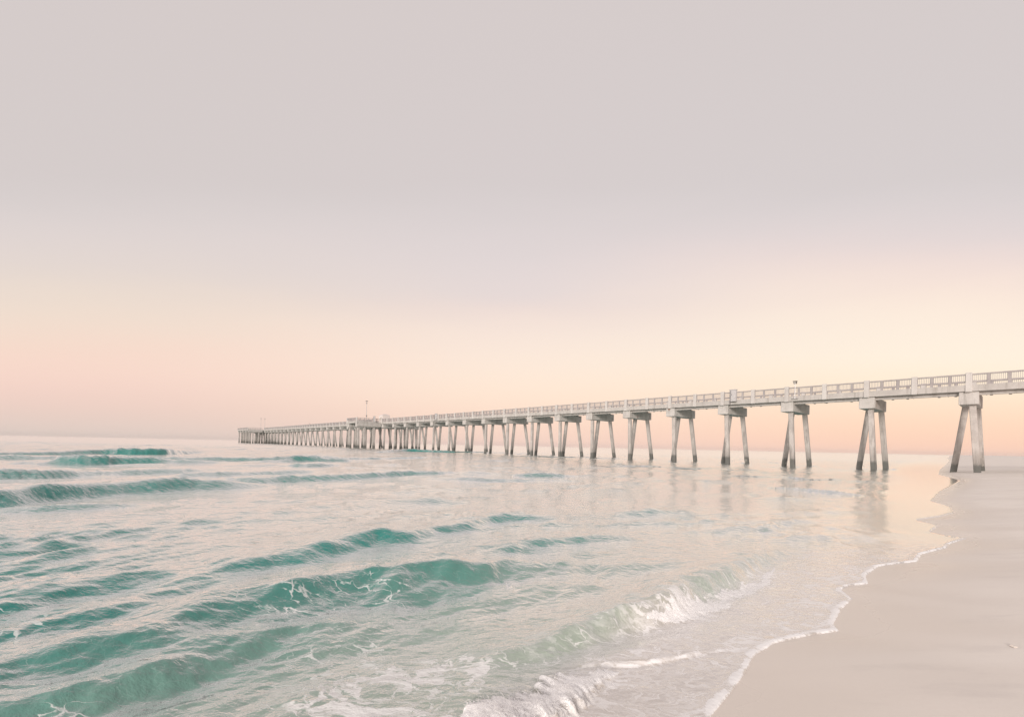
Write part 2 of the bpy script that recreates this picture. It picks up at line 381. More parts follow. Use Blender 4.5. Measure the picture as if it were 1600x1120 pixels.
# lace density
LACE = 0.86*np.exp(-(((GX+0.70)/0.95)**4+((GY-3.10)/0.62)**4))
LACE = np.maximum(LACE, 0.75*np.exp(-(((GX+1.25)/0.55)**2+((GY-3.6)/0.35)**2)))
LACE = np.maximum(LACE, 0.55*sstep(FACE, 0.3, 0.9)*sstep(GY, 7.2, 6)*sstep(-GX, 0.4, 1.2)*sstep(fbm(GX*0.9, GY*0.9, 2, 31), -0.25, 0.35))
LACE = np.maximum(LACE, 0.62*sstep(GY, 5.6, 4.4)*sstep(-GX, 0.4, 1.3)*sstep(fbm(GX*0.7+4, GY*0.7, 2, 33), -0.15, 0.45))
film = sstep(offs, 1.7, 0.7)*sstep(offs, -0.02, 0.05)*sstep(GY, 9.3, 6.6)
LACE = np.maximum(LACE, film*(0.78+0.30*pnoise(GX*1.1, GY*1.1, 36)))
LACE = np.maximum(LACE, np.clip(splash_zone, 0, 1)*0.6)
VEIL = film*(0.42+0.30*fbm(GX*1.7, GY*1.7, 3, 44))          # fine bubbles that whiten the thin film
VEIL = np.maximum(VEIL, 0.35*np.exp(-(((GX-0.3)/1.2)**2+((GY-3.9)/0.55)**2))*sstep(fbm(GX*2, GY*2, 2, 46), -0.3, 0.4))

# how much of the pale sand bed shows through
TINT = sstep(offs, 5.2, 0.5)
far = sstep(GY, 8, 30)
TINT = TINT*(1-0.35*far)*(1-0.45*FACE*sstep(offs, 1.6, 3.0))
FAR = sstep(np.hypot(GX, GY), 12, 160)
sea_me = grid_mesh('sea', GX, GY, Z, {'foam': np.clip(FOAM, 0, 1.4), 'lace': np.clip(LACE, 0, 1), 'veil': np.clip(VEIL, 0, 1), 'tint': TINT, 'far': FAR, 'face': FACE, 'shelter': SHELTER, 'thin': THIN})

m, nt = material('sea_water')
geo = nt.n('ShaderNodeNewGeometry'); pos = geo.outputs['Position']
foam = nt.attr('foam'); lace = nt.attr('lace'); veil = nt.attr('veil'); tint = nt.attr('tint'); far_a = nt.attr('far')
mp = nt.n('ShaderNodeMapping'); mp.inputs['Rotation'].default_value = (0, 0, math.radians(-48)); mp.inputs['Scale'].default_value = (1, 1.7, 1)
nt.link(pos, mp.inputs[0]); wpos = mp.outputs[0]
# distorted coordinates for the foam lace
nz = nt.n('ShaderNodeTexNoise'); nt.link(wpos, nz.inputs['Vector']); nz.inputs['Scale'].default_value = 2.3; nz.inputs['Detail'].default_value = 4
dis = nt.vmath('MULTIPLY', nt.vmath('SUBTRACT', nz.outputs['Color'], (0.5, 0.5, 0.5)), (0.75, 0.75, 0))
lpos = nt.vmath('ADD', wpos, dis)
def cells(scale):
    v = nt.n('ShaderNodeTexVoronoi', feature='DISTANCE_TO_EDGE', voronoi_dimensions='2D')
    nt.link(lpos, v.inputs['Vector']); v.inputs['Scale'].default_value = scale
    return v.outputs['Distance']
c2 = cells(4.6)
patchn = nt.noise(wpos, 1.3, 4, 0.6)
blot = nt.noise(lpos, 3.6, 6, 0.62)
rn = nt.noise(lpos, 1.7, 5, 0.58)
ridge = nt.math('SUBTRACT', 1.0, nt.math('ABSOLUTE', nt.math('SUBTRACT', nt.math('MULTIPLY', rn, 2.0), 1.0)))
k1 = nt.math('MULTIPLY', lace, nt.smooth(patchn, 0.34, 0.62, 0.25, 1.0))
l1 = nt.smooth(nt.math('ADD', ridge, nt.math('MULTIPLY', k1, 0.195)), 1.03, 1.10)
th2 = nt.math('MULTIPLY', lace, nt.smooth(blot, 0.40, 0.66, 0.0, 0.24))
l2 = nt.math('MULTIPLY', nt.smooth(nt.math('SUBTRACT', th2, c2), -0.02, 0.05), 0.75)
l3 = nt.smooth(nt.math('ADD', blot, nt.math('MULTIPLY', k1, 0.215)), 0.735, 0.785)
l3 = nt.math('MULTIPLY', l3, nt.smooth(lace, 0.05, 0.3))
lac = nt.math('MAXIMUM', nt.math('MAXIMUM', l1, l2), l3)
fine = nt.noise(pos, 26, 4, 0.65)
solid = nt.smooth(nt.math('ADD', foam, nt.math('MULTIPLY', nt.math('SUBTRACT', fine, 0.5), 0.9)), 0.28, 0.72)
vfine = nt.noise(lpos, 9, 5, 0.65)
vl = nt.math('MULTIPLY', veil, nt.smooth(vfine, 0.40, 0.64, 0.12, 1.25))
white = nt.math('MAXIMUM', nt.math('MAXIMUM', nt.math('MULTIPLY', lac, 0.85), solid), vl, clamp=True)
body_n = nt.noise(pos, 0.35, 3)
deep = nt.mix(nt.smooth(body_n, 0.3, 0.7), DEEP_A, DEEP_B)
body = nt.mix(nt.smooth(tint, 0.93, 1.0), nt.mix(tint, deep, SHALLOW), FILM)
base = nt.mix(white, body, FOAMC)
b1 = nt.noise(wpos, 7.0, 4, 0.6); b2 = nt.noise(pos, 30, 3, 0.6)
b0 = nt.noise(wpos, 2.2, 3, 0.55)
calm_n = nt.math('MULTIPLY', nt.smooth(tint, 0.90, 1.0, 1.0, 0.35), nt.smooth(nt.attr('shelter'), 0.0, 1.0, 1.0, 0.5))
calm_n = nt.math('MULTIPLY', calm_n, nt.smooth(nt.attr('thin'), 0.0, 1.0, 1.0, 0.12))
hgt = nt.math('ADD', nt.math('MULTIPLY', nt.math('ADD', nt.math('MULTIPLY', b1, 0.028), nt.math('MULTIPLY', b0, 0.05)), calm_n), nt.math('MULTIPLY', b2, nt.math('ADD', 0.003, nt.math('MULTIPLY', white, 0.004))))
bs = nt.n('ShaderNodeBump'); bs.inputs['Strength'].default_value = 0.8; bs.inputs['Distance'].default_value = 1.0
nt.link(hgt, bs.inputs['Height'])
df = nt.n('ShaderNodeBsdfDiffuse'); nt.link(base, df.inputs[0]); nt.link(bs.outputs[0], df.inputs['Normal'])
gl = nt.n('ShaderNodeBsdfGlossy'); nt.link(bs.outputs[0], gl.inputs['Normal'])
gl.inputs[0].default_value = (1, 1, 1, 1)
nt.link(nt.math('ADD', 0.05, nt.math('MULTIPLY', far_a, 0.15)), gl.inputs['Roughness'])
lw = nt.n('ShaderNodeLayerWeight'); lw.inputs['Blend'].default_value = 0.5; nt.link(bs.outputs[0], lw.inputs['Normal'])
fc = nt.n('ShaderNodeFloatCurve'); nt.link(lw.outputs['Facing'], fc.inputs['Value'])
cv = fc.mapping.curves[0]
pts = [(0.0, 0.02), (0.25, 0.055), (0.4, 0.16), (0.55, 0.45), (0.75, 0.85), (0.87, 0.96), (1.0, 1.0)]
while len(cv.points) < len(pts): cv.points.new(0.5, 0.5)
for p, (x, y) in zip(cv.points, pts): p.location = (x, y)
fc.mapping.update()
fac = nt.math('MULTIPLY', fc.outputs[0], nt.math('SUBTRACT', 1.0, nt.math('MULTIPLY', white, 0.85)), clamp=True)
mx = nt.n('ShaderNodeMixShader'); nt.link(fac, mx.inputs[0]); nt.link(df.outputs[0], mx.inputs[1]); nt.link(gl.outputs[0], mx.inputs[2])
o = nt.n('ShaderNodeOutputMaterial'); nt.link(mx.outputs[0], o.inputs[0])
sea = link('sea', sea_me, m)
tag(sea, 'pale teal sea with low breaking waves and a foamy edge on the sand', 'sea', kind='structure')

# ------------------------------------------------------------------ spray thrown off the two breaking places
def surface_height(px, py):
    i = np.clip(np.searchsorted(rowsY, py), 1, len(rowsY)-1)
    a = px/(py+3.0); j = np.clip(np.searchsorted(cols, a), 1, len(cols)-1)
    return Z[i, j]
def spray(path, count, reach, lift, seed, length):
    r = np.random.default_rng(seed)
    P = chaikin([(a, b, c) for a, b, c in path], 2)
    seg = P[1:, :2]-P[:-1, :2]; Ls = np.hypot(seg[:, 0], seg[:, 1])
    wts = Ls*(P[1:, 2]+P[:-1, 2]); wts = wts/wts.sum()
    si = r.choice(len(seg), count, p=wts); f = r.uniform(0, 1, count)
    base = P[si, :2]+seg[si]*f[:, None]; wid = P[si, 2]+(P[si+1, 2]-P[si, 2])*f
    tdir = seg[si]/Ls[si][:, None]; ndir = np.stack([tdir[:, 1], -tdir[:, 0]], 1)
    clump = fbm(base[:, 0]*5, base[:, 1]*5, 3, seed)
    off = r.normal(0.15, 0.55, count)*reach
    start = base+ndir*(off*wid)[:, None]+tdir*r.normal(0, .03, count)[:, None]
    z0 = surface_height(start[:, 0], start[:, 1])-0.012+np.abs(r.normal(0, 0.25, count))*wid*lift*np.clip(0.6+1.1*clump, 0, 2)
    ln = r.lognormal(math.log(length), 0.45, count)*(0.5+wid)
    vx = ndir*(r.normal(0.75, 0.3, count))[:, None]+tdir*r.normal(-0.15, 0.35, count)[:, None]
    vz = r.normal(0.25, 0.55, count)*lift
    w = r.uniform(0.0022, 0.0055, count)*(0.6+wid)
    q0 = np.column_stack([start, z0]); v = np.column_stack([vx, vz])
    v /= np.linalg.norm(v, axis=1)[:, None]
    q1 = q0+v*(ln*.5)[:, None]; v2 = v-np.array([0, 0, 0.55]); v2 /= np.linalg.norm(v2, axis=1)[:, None]
    q2 = q1+v2*(ln*.5)[:, None]
    side = np.cross(v, r.normal(0, 1, (count, 3))); side /= np.linalg.norm(side, axis=1)[:, None]
    side *= w[:, None]
    V = np.stack([q0-side*.4, q0+side*.4, q1-side, q1+side, q2], 1).reshape(-1, 3)
    F = []
    for i in range(count):
        b = i*5; F += [(b, b+1, b+3, b+2), (b+2, b+3, b+4)]
    return V, F
m, nt = material('spray_water')
d_ = nt.n('ShaderNodeBsdfDiffuse'); d_.inputs[0].default_value = FOAMC
t_ = nt.n('ShaderNodeBsdfTranslucent'); t_.inputs[0].default_value = FOAMC
x1 = nt.n('ShaderNodeMixShader'); x1.inputs[0].default_value = 0.5; nt.link(d_.outputs[0], x1.inputs[1]); nt.link(t_.outputs[0], x1.inputs[2])
tr_ = nt.n('ShaderNodeBsdfTransparent'); x2 = nt.n('ShaderNodeMixShader'); x2.inputs[0].default_value = 0.42
nt.link(tr_.outputs[0], x2.inputs[1]); nt.link(x1.outputs[0], x2.inputs[2])
o = nt.n('ShaderNodeOutputMaterial'); nt.link(x2.outputs[0], o.inputs[0])
M_SPRAY = m
for path, cnt, reach, lift, sd_, ln_ in ((ROLL_PATH, 5200, 0.9, 0.45, 81, 0.075), (LIP_PATH, 4200, 1.0, 0.40, 82, 0.09)):
    V, F = spray(path, cnt, reach, lift, sd_, ln_)
    me = bpy.data.meshes.new('spray'); me.from_pydata(V.tolist(), [], F); me.update()
    tag(link('spray', me, M_SPRAY), 'white spray thrown up along the breaking edge of a small wave', 'spray', kind='stuff')

# ------------------------------------------------------------------ beach
brY = grow_rows(-1.6, 3200, lambda y: min(max(0.02, 0.03*max(y, 1)), max(2.0, y*0.06)))
bc = np.concatenate([np.arange(-0.4, 0.05, 0.02), np.arange(0.05, 1.3, 0.006), np.arange(1.3, 3.4, 0.03)])
BY, BA = np.meshgrid(brY, bc, indexing='ij')
BX = BA*(BY+3.0)
bd = shore_distance(BX, BY)
# smoother distance inland so that each cusp does not print through the beach
bz = np.where(bd > 0, 0.115*bd/(1+bd*0.16) + 0.55*(1-np.exp(-np.maximum(bd-3, 0)/30.)) + 0.6*sstep(bd, 40, 220), 0.10*bd)
inl = sstep(bd, 0.6, 5)
bz = bz + inl*(0.018*fbm(BX*0.35, BY*0.35, 3, 51) + 0.006*fbm(BX*1.6, BY*1.6, 3, 52))
bz = bz + sstep(bd, 20, 90)*0.10*fbm(BX*0.03, BY*0.03, 3, 54)
bz = np.maximum(bz, -1.2)
beach_me = grid_mesh('beach', BX, BY, bz, {'inland': bd})
m, nt = material('beach_sand')
geo = nt.n('ShaderNodeNewGeometry'); pos = geo.outputs['Position']
inland = nt.attr('inland')
mp = nt.n('ShaderNodeMapping'); mp.inputs['Rotation'].default_value = (0, 0, math.radians(-45)); mp.inputs['Scale'].default_value = (0.35, 1.3, 1)
nt.link(pos, mp.inputs[0])
big = nt.noise(mp.outputs[0], 0.55, 4, 0.55)
grain = nt.noise(pos, 420, 2, 0.7)
speck = nt.noise(pos, 38, 4, 0.7)
drift = nt.math('ADD', nt.math('MULTIPLY', big, 0.7), nt.math('MULTIPLY', speck, 0.3))
wet = nt.smooth(nt.math('ADD', inland, nt.math('MULTIPLY', nt.math('SUBTRACT', big, 0.5), 1.6)), 0.1, 1.5, 1.0, 0.0)
dry = nt.mix(nt.smooth(drift, 0.33, 0.67), SAND_A, SAND_B)
dry = nt.mix(nt.smooth(grain, 0.60, 0.8, 0.0, 0.22), dry, (0.34, 0.28, 0.23, 1))
wash = nt.noise(mp.outputs[0], 2.6, 5, 0.6)
dry = nt.mix(nt.smooth(wash, 0.52, 0.70, 0.0, 0.30), dry, (0.60, 0.55, 0.52, 1))
col = nt.mix(nt.math('MULTIPLY', wet, 0.8), dry, SAND_WET)
hg = nt.math('ADD', nt.math('MULTIPLY', grain, 0.25), nt.math('ADD', speck, nt.math('MULTIPLY', big, 2.0)))
surface(nt, col, nt.math('SUBTRACT', 0.72, nt.math('MULTIPLY', wet, 0.45)), hg, 0.22, 0.006, ior=1.4, spec=0.5)
beach = link('beach', beach_me, m)
tag(beach, 'smooth pale sand beach sloping down to the sea', 'beach', kind='structure')
# ------------------------------------------------------------------ pier
# local axes of the pier: x runs out to sea, -y runs across the deck away from the viewer
L = 7.3; KA, KB = -2, 44
TH = math.radians(40.726)
PIER_ROT = math.atan2(math.cos(TH), -math.sin(TH))
PIER_LOC = (41.10, 39.54, 0.0)
pier = bpy.data.objects.new('fishing_pier', None); COL.objects.link(pier)
pier.location = PIER_LOC; pier.rotation_euler = (0, 0, PIER_ROT)
tag(pier, 'long pale concrete fishing pier on raking piles reaching far out over the sea', 'pier')
bpy.context.view_layer.update()
def pier_world(u, n, z):
    return Vector((PIER_LOC[0]-math.sin(TH)*u+math.cos(TH)*n, PIER_LOC[1]+math.cos(TH)*u+math.sin(TH)*n, z))
def bx(bm, u0, u1, n0, n1, z0, z1, bevel=0.0):
    add_box(bm, (u0, -n1, z0), (u1, -n0, z1), bevel)

def concrete(name, light, dark, stain, streak=0.5, tide=False, rust=0.0):
    m, nt = material(name)
    geo = nt.n('ShaderNodeNewGeometry'); pos = geo.outputs['Position']
    mp = nt.n('ShaderNodeMapping'); mp.inputs['Scale'].default_value = (1, 1, 0.10); nt.link(pos, mp.inputs[0])
    mott = nt.noise(pos, 1.1, 5, 0.6)
    fine = nt.noise(pos, 9, 4, 0.65)
    strk = nt.noise(mp.outputs[0], 3.2, 5, 0.65)
    c = nt.mix(nt.smooth(nt.math('ADD', nt.math('MULTIPLY', mott, .6), nt.math('MULTIPLY', fine, .4)), 0.36, 0.66), dark, light)
    c = nt.mix(nt.math('MULTIPLY', nt.smooth(strk, 0.50, 0.70), streak), c, stain)
    if rust:
        rn = nt.noise(pos, 0.8, 4, 0.6)
        c = nt.mix(nt.math('MULTIPLY', nt.math('MULTIPLY', nt.smooth(rn, 0.58, 0.72), nt.smooth(strk, 0.45, 0.62)), rust), c, (0.26, 0.13, 0.08, 1))
    rough = 0.85
    if tide:
        sx = nt.n('ShaderNodeSeparateXYZ'); nt.link(pos, sx.inputs[0])
        z = nt.math('ADD', sx.outputs[2], nt.math('MULTIPLY', nt.math('SUBTRACT', strk, 0.5), -2.6))
        z = nt.math('ADD', z, nt.math('MULTIPLY', nt.math('SUBTRACT', mott, 0.5), -1.2))
        damp = nt.smooth(z, 2.6, 0.9)
        c = nt.mix(nt.math('MULTIPLY', damp, 0.48), c, (0.18, 0.168, 0.152, 1))
        alg = nt.smooth(nt.math('ADD', sx.outputs[2], nt.math('MULTIPLY', nt.math('SUBTRACT', fine, 0.5), -0.8)), 1.05, 0.75)
        c = nt.mix(nt.math('MULTIPLY', alg, 0.75), c, (0.085, 0.092, 0.085, 1))
        # scraped paler patches on the shafts
        scr = nt.noise(pos, 1.9, 3, 0.6)
        c = nt.mix(nt.math('MULTIPLY', nt.smooth(scr, 0.60, 0.70), 0.5), c, (0.55, 0.50, 0.45, 1))
    surface(nt, c, rough, fine, 0.3, 0.02, spec=0.3)
    return m
M_CAP = concrete('cast_concrete', (0.62, 0.59, 0.565, 1), (0.50, 0.475, 0.45, 1), (0.27, 0.255, 0.23, 1), 0.6, rust=0.9)
M_DECK = concrete('deck_concrete', (0.56, 0.53, 0.505, 1), (0.46, 0.435, 0.41, 1), (0.30, 0.28, 0.255, 1), 0.5, rust=0.3)
M_POST = concrete('post_concrete', (0.64, 0.615, 0.59, 1), (0.55, 0.52, 0.50, 1), (0.35, 0.33, 0.31, 1), 0.3)
M_PILE = concrete('pile_concrete', (0.58, 0.54, 0.51, 1), (0.44, 0.405, 0.38, 1), (0.23, 0.21, 0.195, 1), 0.7, tide=True)
M_RAIL = concrete('weathered_rail', (0.45, 0.42, 0.41, 1), (0.36, 0.33, 0.33, 1), (0.27, 0.25, 0.25, 1), 0.3)
M_GIRD = concrete('girder_concrete', (0.46, 0.42, 0.38, 1), (0.36, 0.33, 0.29, 1), (0.23, 0.21, 0.18, 1), 0.5)

ZF0, ZF1, ZRAIL, ZPOST = 7.52, 8.09, 9.10, 9.21
NFAR = 6.16
DECK_U0, DECK_U1 = KA*L-5, KB*L+0.4

# deck: two deep edge beams with the slab between them
bm = bmesh.new()
bx(bm, DECK_U0, DECK_U1, 0.02, 0.36, ZF0, ZF1)
bx(bm, DECK_U0, DECK_U1, 0.36, NFAR-0.36, 7.88, ZF1-0.08)
bx(bm, DECK_U0, DECK_U1, NFAR-0.36, NFAR-0.02, 7.70, ZF1)
for u in np.arange(DECK_U0+1.5, 120, 2.43):       # drain spouts under the girder
    bx(bm, u-0.03, u+0.03, 0.70, 0.76, 7.15, 7.22)
bx(bm, DECK_U0, DECK_U1, 0.55, 0.95, 7.21, 7.885)      # inner girder
for k in range(KA, KB+1):                           # bearing blocks on each cap
    bx(bm, k*L-0.3, k*L+0.3, 0.955, NFAR-0.4, 7.51, 7.885)
link('deck', finish(bm, 'deck'), M_DECK, pier)

# bents: a cap beam carrying three raking piles
def pile_mesh(top, bot):
    bm = bmesh.new()
    zt = 6.40
    d = Vector((bot[0]-top[0], -(bot[1]-top[1]), -6.355))
    p0 = Vector((top[0], -top[1], zt)); p1 = p0 + d*((zt+1.6)/6.355)
    rings = add_bar(bm, p0, p1, 0.46, 0.46)
    es = [e for e in bm.edges if abs((e.verts[0].co-e.verts[1].co).normalized().z) > 0.8]
    bmesh.ops.bevel(bm, geom=es, offset=0.035, segments=1, affect='EDGES')
    return finish(bm, 'pile')
PILE_MESHES = [pile_mesh((-0.22, 0.90), (-0.64, 0.50)), pile_mesh((0.34, 3.2), (1.10, 3.2)), pile_mesh((-0.33, 5.5), (-0.66, 6.5))]
def cap_mesh(n0, n1, z0=6.355, z1=7.515, w=1.275):
    bm = bmesh.new()
    bx(bm, -w/2, w/2, n0, n1, z0, z1, 0.03)
    bx(bm, -w/2-0.012, w/2+0.012, n0+2.2, n0+2.28, z0+0.05, z1-0.05)      # thin raised band standing in for a shadow edge across the beam
    return finish(bm, 'pier_cap')
CAP = cap_mesh(0.22, 6.24)
for me in PILE_MESHES: me.materials.append(M_PILE)
CAP.materials.append(M_CAP)
piles_made = 0
far_bm = bmesh.new()
def add_far_piles(meshes, u):
    for me in meshes:
        t = bmesh.new(); t.from_mesh(me)
        bmesh.ops.translate(t, verts=t.verts, vec=(u, 0, 0))
        tmp = bpy.data.meshes.new('tmp'); t.to_mesh(tmp); t.free(); far_bm.from_mesh(tmp); bpy.data.meshes.remove(tmp)
for k in range(KA, KB+1):
    cap = link('pier_cap', CAP, None, pier); cap.location = (k*L, 0, 0)
    if k <= 29:
        for me in PILE_MESHES:
            p = link('pile', me, None, cap); piles_made += 1
    else:
        add_far_piles(PILE_MESHES, k*L)

# railing: concrete posts at bents and mid spans, rails and balusters between
pm = bmesh.new(); bx(pm, -0.215, 0.215, -0.06, 0.30, 7.46, ZPOST, 0.02); POST = finish(pm, 'railing_post'); POST.materials.append(M_POST)
pm = bmesh.new(); bx(pm, -0.215, 0.215, -0.05, 0.30, ZF0-0.03, ZPOST-0.02, 0.02); POST_MID = finish(pm, 'railing_post'); POST_MID.materials.append(M_POST)
POST_N = []
for i in range(2*KA-1, 2*KB+1):
    if 2*17.1 < i < 2*18.1 or i >= 2*39.5: continue
    me = POST if i % 2 == 0 else POST_MID
    POST_N.append(i)
    o = link('railing_post', me, None, pier); o.location = (i*L/2, 0, 0)
def railing_bm(bm, length, n, posts, balusters, side=1):
    """rails, slim posts and balusters over one span, u from 0 to length; n is the rail line"""
    bx(bm, 0, length, n-0.07, n+0.09, ZRAIL-0.12, ZRAIL)
    bx(bm, 0, length, n-0.03, n+0.05, 8.34, 8.46)
    for u in posts:
        bx(bm, u-0.10, u+0.10, n-0.055, n+0.07, ZF0+0.10, ZRAIL-0.12)
        bx(bm, u-0.06, u+0.06, n+0.07, n+0.30, 7.9, 8.24)
    for u in balusters:
        bx(bm, u-0.014, u+0.014, n-0.012, n+0.014, 8.46, ZRAIL-0.12)
def span_mesh(n):
    bm = bmesh.new()
    posts = [L/6*i for i in (1, 2, 4, 5)]
    bal = []
    for i in range(6):
        for j in range(1, 10): bal.append(L/6*i + L/60*j)
    bal = [u for u in bal if min(abs(u), abs(u-L/2), abs(u-L)) > 0.24 and min(abs(u-p) for p in posts) > 0.11]
    railing_bm(bm, L, n, posts, bal)
    me = finish(bm, 'railing'); me.materials.append(M_RAIL)
    return me
SPAN_NEAR = span_mesh(0.10); SPAN_FAR = span_mesh(NFAR-0.14)
for k in range(KA, KB):
    if k != 17:
        if k < 39:
            o = link('railing', SPAN_NEAR, None, pier); o.location = (k*L, 0, 0)
    if k != 17 and k < 39:
        o = link('railing', SPAN_FAR, None, pier); o.location = (k*L, 0, 0)
bm = bmesh.new()
for i in range(2*KA, 2*KB+1):
    if i in POST_N: bx(bm, i*L/2-0.2, i*L/2+0.2, NFAR-0.3, NFAR+0.05, 7.72, ZPOST-0.015)
tag(link('far_side_post', finish(bm, 'far_side_post'), M_POST, pier), kind='stuff')

# wider platforms that step out from the deck half way along and at the sea end
def platform(k0, k1, n_out, n_far, nb):
    u0, u1 = k0*L, k1*L
    for a, b in ((n_out, 0.0), (NFAR, n_far)):
        bm = bmesh.new()
        bx(bm, u0, u1, a+0.02, b-0.02, ZF0+0.03, ZF1-0.08)
        e0, e1 = (a, a+0.3) if a < 0 else (b-0.3, b)
        bx(bm, u0-0.02, u1+0.02, e0, e1, ZF0-0.02, ZF1+0.01)
        bx(bm, u0-0.03, u0+0.3, a+0.32, b-0.02, 6.62, ZF1+0.012)
        bx(bm, u1-0.3, u1+0.03, a+0.32, b-0.02, 6.62, ZF1+0.012)
        link('platform_deck', finish(bm, 'platform_deck'), M_DECK, pier)
        # railing round the three open sides
        bm = bmesh.new()
        nn = a+0.08 if a < 0 else b-0.08
        length = u1-u0
        npost = max(2, int(round(length/1.22)))
        t = bmesh.new()
        railing_bm(t, length, nn, [length*i/npost for i in range(1, npost)], [length*i/(npost*9) for i in range(1, npost*9) if i % 9])
        bmesh.ops.translate(t, verts=t.verts, vec=(u0, 0, 0))
        tmp = bpy.data.meshes.new('tmp'); t.to_mesh(tmp); t.free(); bm.from_mesh(tmp); bpy.data.meshes.remove(tmp)
        for us in (u0+0.12, u1-0.12):
            bx(bm, us-0.07, us+0.07, a+0.15, b-0.05, ZRAIL-0.11, ZRAIL-0.01)
            bx(bm, us-0.04, us+0.04, a+0.15, b-0.05, 8.345, 8.455)
            w = b-a; q = int(w/1.25)
            for i in range(1, q): bx(bm, us-0.055, us+0.055, a+w*i/q-0.08, a+w*i/q+0.08, 8.08, ZRAIL-0.11)
            for i in range(1, q*8): bx(bm, us-0.012, us+0.012, a+w*i/(q*8)-0.012, a+w*i/(q*8)+0.012, 8.455, ZRAIL-0.11)
        link('railing', finish(bm, 'railing'), M_RAIL, pier)
        pb = bmesh.new()
        for us in ([u0+0.05, u1-0.05] + [u0+(u1-u0)*i/nb for i in range(1, nb)]):
            ne = a if a < 0 else b
            bx(pb, us-0.22, us+0.22, ne-0.06, ne+0.3 if a < 0 else ne+0.06, 7.3, ZPOST, 0.02)
        link('railing_post', finish(pb, 'railing_post'), M_POST, pier)
        # beams and piles below
        for i in range(nb+1):
            uc = u0+0.75+(u1-u0-1.5)*i/nb
            cm = bmesh.new(); bx(cm, uc-0.55, uc+0.55, a+0.2, b-0.15, 6.36, ZF0+0.02, 0.03)
            cap = link('pier_cap', finish(cm, 'pier_cap'), M_CAP, pier)
            for f in ((0.12, 0.36, 0.75) if a < 0 else (0.3, 0.85)):
                n = a+(b-a)*f
                bm2 = bmesh.new(); add_bar(bm2, (uc, -n, 6.42), (uc+(0.25 if i else -0.25), -n, -1.6), 0.62, 0.62)
                link('pile', finish(bm2, 'pile'), M_PILE, cap)
platform(17.08, 18.12, -7.6, 13.6, 1)
platform(39.5, 44.1, -7.6, 13.6, 4)
tag(link('far_pile', finish(far_bm, 'far_pile'), M_PILE, pier), kind='stuff')

# ------------------------------------------------------------------ things standing on the pier
def simple(name, rgb, rough=0.5, metallic=0.0, var=0.15):
    m, nt = material(name)
    geo = nt.n('ShaderNodeNewGeometry')
    n = nt.noise(geo.outputs['Position'], 6, 4, 0.6)
    c = nt.mix(nt.smooth(n, 0.35, 0.65), tuple(v*(1-var) for v in rgb[:3])+(1,), tuple(rgb[:3])+(1,))
    surface(nt, c, rough, n, 0.15, 0.01, metallic=metallic)
    return m
M_STEEL = simple('galvanised_steel', (0.55, 0.54, 0.54), 0.45, 0.6)
M_DARK = simple('dark_metal', (0.10, 0.09, 0.09), 0.5)
M_CAB = simple('grey_enamel', (0.58, 0.56, 0.56), 0.45)
M_KIOSK = simple('painted_board', (0.80, 0.74, 0.70), 0.7)
M_ROOF = simple('pale_shingle', (0.72, 0.66, 0.63), 0.8)
M_CLOTH = simple('dark_cloth', (0.06, 0.07, 0.09), 0.9)
M_SKIN = simple('skin', (0.42, 0.26, 0.19), 0.6)
M_SHELL = simple('shell', (0.66, 0.60, 0.55), 0.45)
M_GLASS = simple('lamp_lens', (0.55, 0.52, 0.47), 0.2)

def thing(name, label, cat, u, n, z, group=None):
    o = bpy.data.objects.new(name, None); COL.objects.link(o)
    o.location = pier_world(u, n, z); o.rotation_euler = (0, 0, PIER_ROT)
    return tag(o, label, cat, group)

def low_lamp(label, u, n, z0, h, group):
    t = thing('railing_lamp', label, 'lamp', u, n, z0, group)
    bm = bmesh.new(); add_bar(bm, (0, 0, 0), (0, 0, h-0.26), 0.09, sides=8); bx(bm, -0.30, 0.30, -0.03, 0.06, 0.0, 0.10)
    link('pole', finish(bm, 'pole'), M_STEEL, t)
    bm = bmesh.new(); bx(bm, -0.16, 0.16, -0.10, 0.16, h-0.27, h-0.02, 0.03); bx(bm, -0.20, 0.20, -0.16, 0.2, h-0.02, h+0.03)
    hd = link('lamp_head', finish(bm, 'lamp_head'), M_DARK, t)
    bm = bmesh.new(); bx(bm, -0.12, 0.12, -0.112, -0.096, h-0.24, h-0.06)
    link('lens', finish(bm, 'lens'), M_GLASS, hd)
    return t
low_lamp('small box headed lamp clamped to the pier railing, nearest the beach', 1.877*L, -0.16, 7.75, 1.98, 'box headed lamps on the railing')
low_lamp('small box headed lamp on the railing of the stepped out platform', 17.08*L-0.05, -4.6, 8.1, 1.75, 'box headed lamps on the railing')

def cabinet(label, k, n, z0=7.86, h=1.5, w=0.78, group='grey cabinets on the railing'):
    t = thing('electrical_cabinet', label, 'cabinet', k*L, n, z0, group)
    bm = bmesh.new(); bx(bm, -w/2, w/2, -0.18, 0.16, 0, h-0.08, 0.015)
    link('body', finish(bm, 'body'), M_CAB, t)
    bm = bmesh.new(); bx(bm, -w/2-0.05, w/2+0.05, -0.22, 0.2, h-0.078, h, 0.01)
    link('lid', finish(bm, 'lid'), M_CAB, t)
    bm = bmesh.new(); bx(bm, -w/2+0.05, w/2-0.22, -0.2, -0.178, 0.1, h-0.16); d = link('door', finish(bm, 'door'), M_CAB, t)
    bm = bmesh.new(); bx(bm, w/2-0.30, w/2-0.26, -0.225, -0.198, h*0.5, h*0.5+0.16); link('handle', finish(bm, 'handle'), M_DARK, d)
    bm = bmesh.new()
    for du in (w/2-0.15, w/2-0.07): add_bar(bm, (du, 0.195, -0.55), (du, 0.195, h-0.12), 0.035, sides=8)
    link('conduit', finish(bm, 'conduit'), M_DARK, t)
cabinet('grey electrical cabinet with conduits on the railing over the third pile group from the beach', 2.80, -0.24)
cabinet('small pale cabinet just proud of the railing, half way between beach and platform', 12.59, -0.24)
